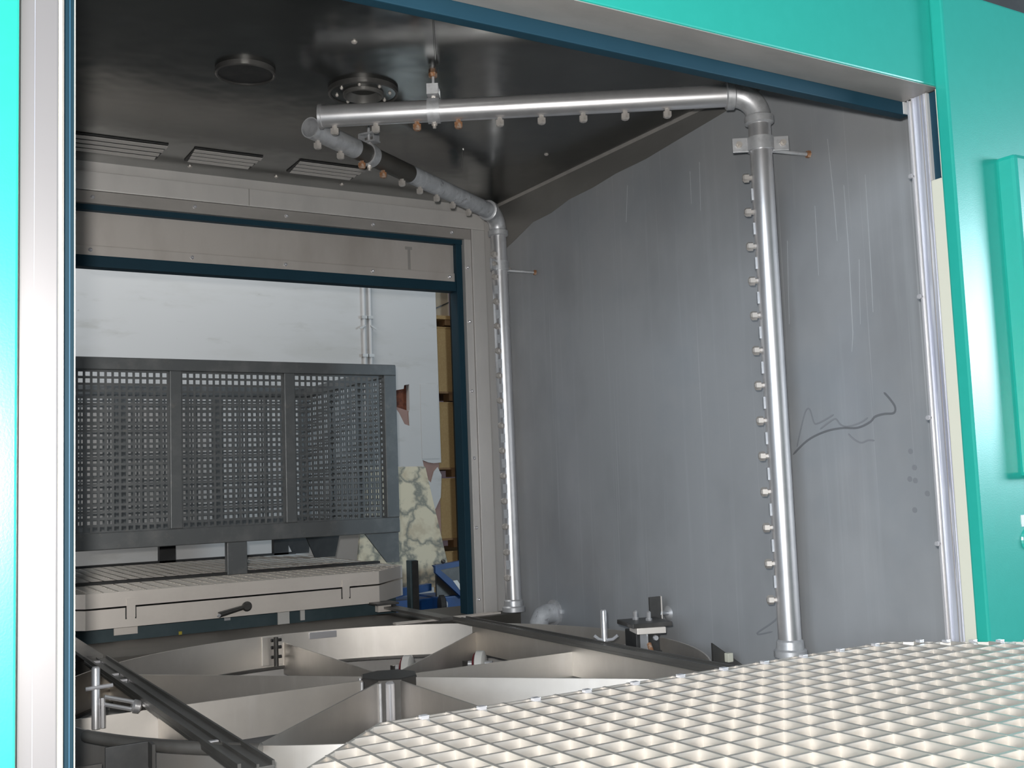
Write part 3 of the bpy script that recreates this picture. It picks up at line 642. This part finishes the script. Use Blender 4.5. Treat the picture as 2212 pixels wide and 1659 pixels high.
def lattice(o0, du, nu, length_v, nv, pu, pv, w, axis):
    bm = bmesh.new(); th = .002
    for i in range(nu+1):
        a_ = o0+i*pu
        if axis == 'x': box(bm, a_-w, a_+w, du-th, du+th, bz0+.08, bz1-.055)
        else: box(bm, du-th, du+th, a_-w, a_+w, bz0+.06, bz1-.055)
    for k in range(nv+1):
        z = bz0+.085+k*pv
        if axis == 'x': box(bm, o0, o0+nu*pu, du-th*.99, du+th*.99, z-w, z+w)
        else: box(bm, du-th*.99, du+th*.99, o0, o0+nu*pu, z-w, z+w)
    return bm
for y in (by0+.012, by1-.012):
    for xa, xb in zip(posts, posts[1:]):
        nu = max(2, round((xb-xa)/.0335)); tag(obj('perforated_panel', lattice(xa, y, nu, 0, 24, (xb-xa)/nu, .0335, .0060, 'x'), 'basket', bk), kind='stuff')
nu = round((by1-by0)/.0335)
for x in (bx0, bx1-.005): tag(obj('perforated_panel', lattice(by0, x, nu, 0, 24, (by1-by0)/nu, .0335, .0060, 'y'), 'basket', bk), kind='stuff')
for y in (6.08, 6.55):
    obj('side_post', B(bx1-.035, bx1-.01, y-.015, y+.015, bz0+.06, bz1-.06), 'basket', bk)
tag(obj('floor_mesh', B(bx0, bx1, by0, by1, bz0+.01, bz0+.02), 'basket', bk), None)
# feet
obj('foot', B(1.600, 1.705, by0-.02, by0+.03, -.425, bz0), 'basket', bk, bevel=.003)
for x in (1.62, 2.36, .75): obj('foot', B(x-.05, x+.05, by1-.05, by1, -.425, bz0), 'black', bk)
for xa, s in ((bx1, -1), (bx0, 1)):
    obj('corner_foot', prism(bmesh.new(), [(xa, by0, bz0), (xa+s*.205, by0, bz0), (xa+s*.075, by0, -.425), (xa, by0, -.425)], (0, .012, 0)), 'basket', bk)
    obj('corner_foot', prism(bmesh.new(), [(xa, by1, bz0), (xa+s*.21, by1, bz0), (xa+s*.13, by1, -.425), (xa+s*.02, by1, -.425)], (0, -.012, 0)), 'black', bk)
for xa, s in ((2.25, 1), (2.30, 1)): pass
obj('middle_foot', prism(bmesh.new(), [(2.33, 6.45, bz0), (2.575, 6.45, bz0), (2.535, 6.45, -.425), (2.40, 6.45, -.425)], (0, .012, 0)), 'black', bk)
obj('foot_rail', B(.60, 2.46, by0-.015, by0+.03, -.425, -.412), 'black', bk); obj('foot_rail', B(.60, 2.46, by1-.05, by1, -.425, -.412), 'black', bk)

# ================================================================== HALL BEHIND
YH = 7.8
hole = [(3.52, .70), (3.56, .761), (3.68, .781), (3.685, .811), (3.73, .819), (3.728, .613), (3.719, .587), (3.724, .482), (3.679, .497), (3.633, .587), (3.60, .63)]
bm = holed_plate(bmesh.new(), [(-3.5, ZF), (3.90, ZF), (3.90, -.22), (3.935, -.19), (3.985, -.10), (3.998, .08), (3.965, .145), (3.93, .11), (3.90, .02), (3.86, .06), (3.83, .205), (3.88, .185), (3.93, .178), (3.998, .182), (3.990, 2.3), (-3.5, 2.3)], [hole], YH, YH+.16)
wh = tag(obj('wall_rear', bm, 'plaster'), 'scuffed white plastered partition wall behind the machine', kind='structure')
obj('undercoat', B(3.45, 3.985, YH+.012, YH+.15, -.6, .30), 'oldplaster', wh)
obj('brick_core', B(3.50, 3.78, YH+.06, YH+.12, .42, .88), 'brick', wh)
obj('undercoat', prism(bmesh.new(), [(3.60, YH+.012, .64), (3.735, YH+.012, .60), (3.735, YH+.012, .46), (3.67, YH+.012, .46), (3.60, YH+.012, .58)], (0, .03, 0)), 'oldplaster', wh)
obj('plaster_edge', B(3.826, 3.985, YH-.004, YH+.001, .215, .822), 'plaster', wh)
tag(obj('wall_far', B(-7, 12, 12.0, 12.1, ZF, 5), 'pinkwall'), 'dim far wall of the hall', kind='structure')
def conduit(x, label):
    t = thing('conduit', (x, YH-.02, .3), label, 'conduit', 'conduits on the plastered wall')
    obj('tube', cyl(bmesh.new(), (x, YH-.016, .2), (x, YH-.016, 2.2), .014, 12), 'conduit', t, smooth=True)
    for z in (1.345, 1.04): obj('strap', B(x-.022, x+.022, YH-.034, YH, z-.012, z+.012), 'soffit', t)
    s = -1 if x < 3.37 else 1
    obj('clip_arm', obox(bmesh.new(), (x+s*.02, YH-.036, 1.265), (.024, 0, -s*.014), (0, .003, 0), (s*.003, 0, .005)), 'soffit', t)
conduit(3.342, 'left one of two thin painted conduits running up the plastered wall'); conduit(3.395, 'right one of two thin painted conduits running up the plastered wall')
# marble slab leaning on the wall
bm = prism(bmesh.new(), [(3.20, 7.52, .143), (3.715, 7.52, .143), (3.772, 7.30, -.60), (3.735, 7.26, -.755), (3.00, 7.26, -.765), (3.10, 7.38, -.33)], (0, .025, .008))
tag(obj('marble_slab', bm, 'marble'), 'cream marble slab with dark veins leaning against the white wall', 'slab')
# crates on pallets, stacked
def crate(z0, z1, label, x0=4.30, mname='board'):
    t = thing('chipboard_crate', (x0+.5, 9.4, z0-.09), label, 'crate', 'stacked chipboard crates on pallets')
    obj('front_board', B(x0, x0+1.0, 9.0, 9.02, z0, z1), mname, t); obj('side_board', B(x0, x0+.02, 9.02, 9.8, z0, z1), mname, t)
    obj('side_board', B(x0+.98, x0+1.0, 9.02, 9.8, z0, z1), mname, t); obj('top_board', B(x0-.01, x0+1.01, 8.99, 9.8, z1-.01, z1), mname, t)
    obj('pallet_deck', B(x0-.01, x0+1.01, 8.99, 9.8, z0-.018, z0), 'pallet', t)
    for xk in (x0, x0+.42, x0+.88): obj('pallet_block', B(xk, xk+.12, 9.0, 9.12, z0-.088, z0-.018), 'pallet', t)
    return t
crate(-1.40, -.62, 'chipboard crate at the bottom of the stack behind the blue cart'); 
crate(-.50, .06, 'second chipboard crate from the bottom beside the wall edge')
crate(.16, .78, 'third chipboard crate from the bottom beside the wall edge')
crate(.88, 1.50, 'topmost chipboard crate under the pale carton')
ct = thing('pale_carton', (4.65, 9.3, 1.61), 'pale carton on top of the chipboard crates', 'carton')
obj('carton_body', B(4.40, 4.772, 9.05, 9.6, 1.61, 2.1), 'sack', ct); obj('carton_fold', obox(bmesh.new(), (4.66, 9.045, 1.70), (.11, 0, .05), (0, .004, 0), (0, 0, .006)), 'dark', ct)
obj('pallet_deck', B(4.29, 5.30, 8.99, 9.8, 1.575, 1.61), 'board', ct)
for xk in (4.30, 4.70, 5.1): obj('pallet_block', B(xk, xk+.10, 9.0, 9.12, 1.52, 1.575), 'pallet', ct)
rk = thing('rack_upright', (4.83, 8.9, ZF), 'dark steel rack upright standing beside the pale carton', 'rack')
obj('upright', B(4.735, 4.795, 8.90, 8.96, ZF, 2.3), 'post', rk); obj('cross_beam', B(4.77, 5.4, 8.90, 8.96, 1.87, 2.3), 'black', rk)
# blue cart
bt = thing('blue_cart', (3.7, 6.9, ZF), 'blue steel cart with wheels in front of the marble slab', 'cart')
obj('deck', prism(bmesh.new(), [(3.02, 7.0, -.735), (3.46, 6.96, -.70), (3.46, 6.96, -.75), (3.02, 7.0, -.80)], (0, .06, 0)), 'blue', bt)
obj('body', B(3.46, 4.05, 6.86, 7.2, -.885, -.79), 'blue', bt, bevel=.01); obj('lower_body', B(3.02, 4.05, 6.95, 7.2, -1.05, -.80), 'blue', bt)
obj('top_beam', prism(bmesh.new(), [(3.43, 6.84, -.565), (3.72, 6.84, -.540), (4.05, 6.84, -.52), (4.05, 6.84, -.56), (3.72, 6.84, -.575), (3.46, 6.84, -.60)], (0, .05, 0)), 'blue', bt)
obj('strut', prism(bmesh.new(), [(3.43, 6.83, -.565), (3.47, 6.83, -.60), (3.70, 6.83, -.79), (3.64, 6.83, -.81), (3.43, 6.83, -.615)], (0, .03, 0)), 'blue', bt)
obj('strut_plate', prism(bmesh.new(), [(3.565, 6.828, -.68), (3.60, 6.828, -.68), (3.645, 6.828, -.745), (3.62, 6.828, -.752)], (0, .004, 0)), 'white', bt)
obj('screen', B(3.47, 4.05, 6.9, 6.92, -.80, -.56), 'dark', bt)
obj('bolt', dome(bmesh.new(), (3.69, 6.83, -.74), (0, -1, 0), .016, .02), 'white', bt); obj('bolt', dome(bmesh.new(), (3.49, 6.83, -.54), (0, -1, 0), .016, .02), 'dark', bt)
for x, y in ((3.47, 6.82), (3.95, 6.82)):
    w_ = obj('wheel', lathe(bmesh.new(), (x-.03, y, -.84), (1, -.3, 0), [(0, .05), (.01, .07), (.04, .07), (.05, .05)], 20), 'tyre', bt, smooth=True)
    obj('wheel_cap', lathe(bmesh.new(), (x+.02, y-.015, -.84), (1, -.3, 0), [(0, .03), (.012, .02)], 14), 'fitting', w_)
for x in (3.1, 4.0): obj('leg', B(x-.03, x+.03, 7.05, 7.11, ZF, -1.05), 'blue', bt)
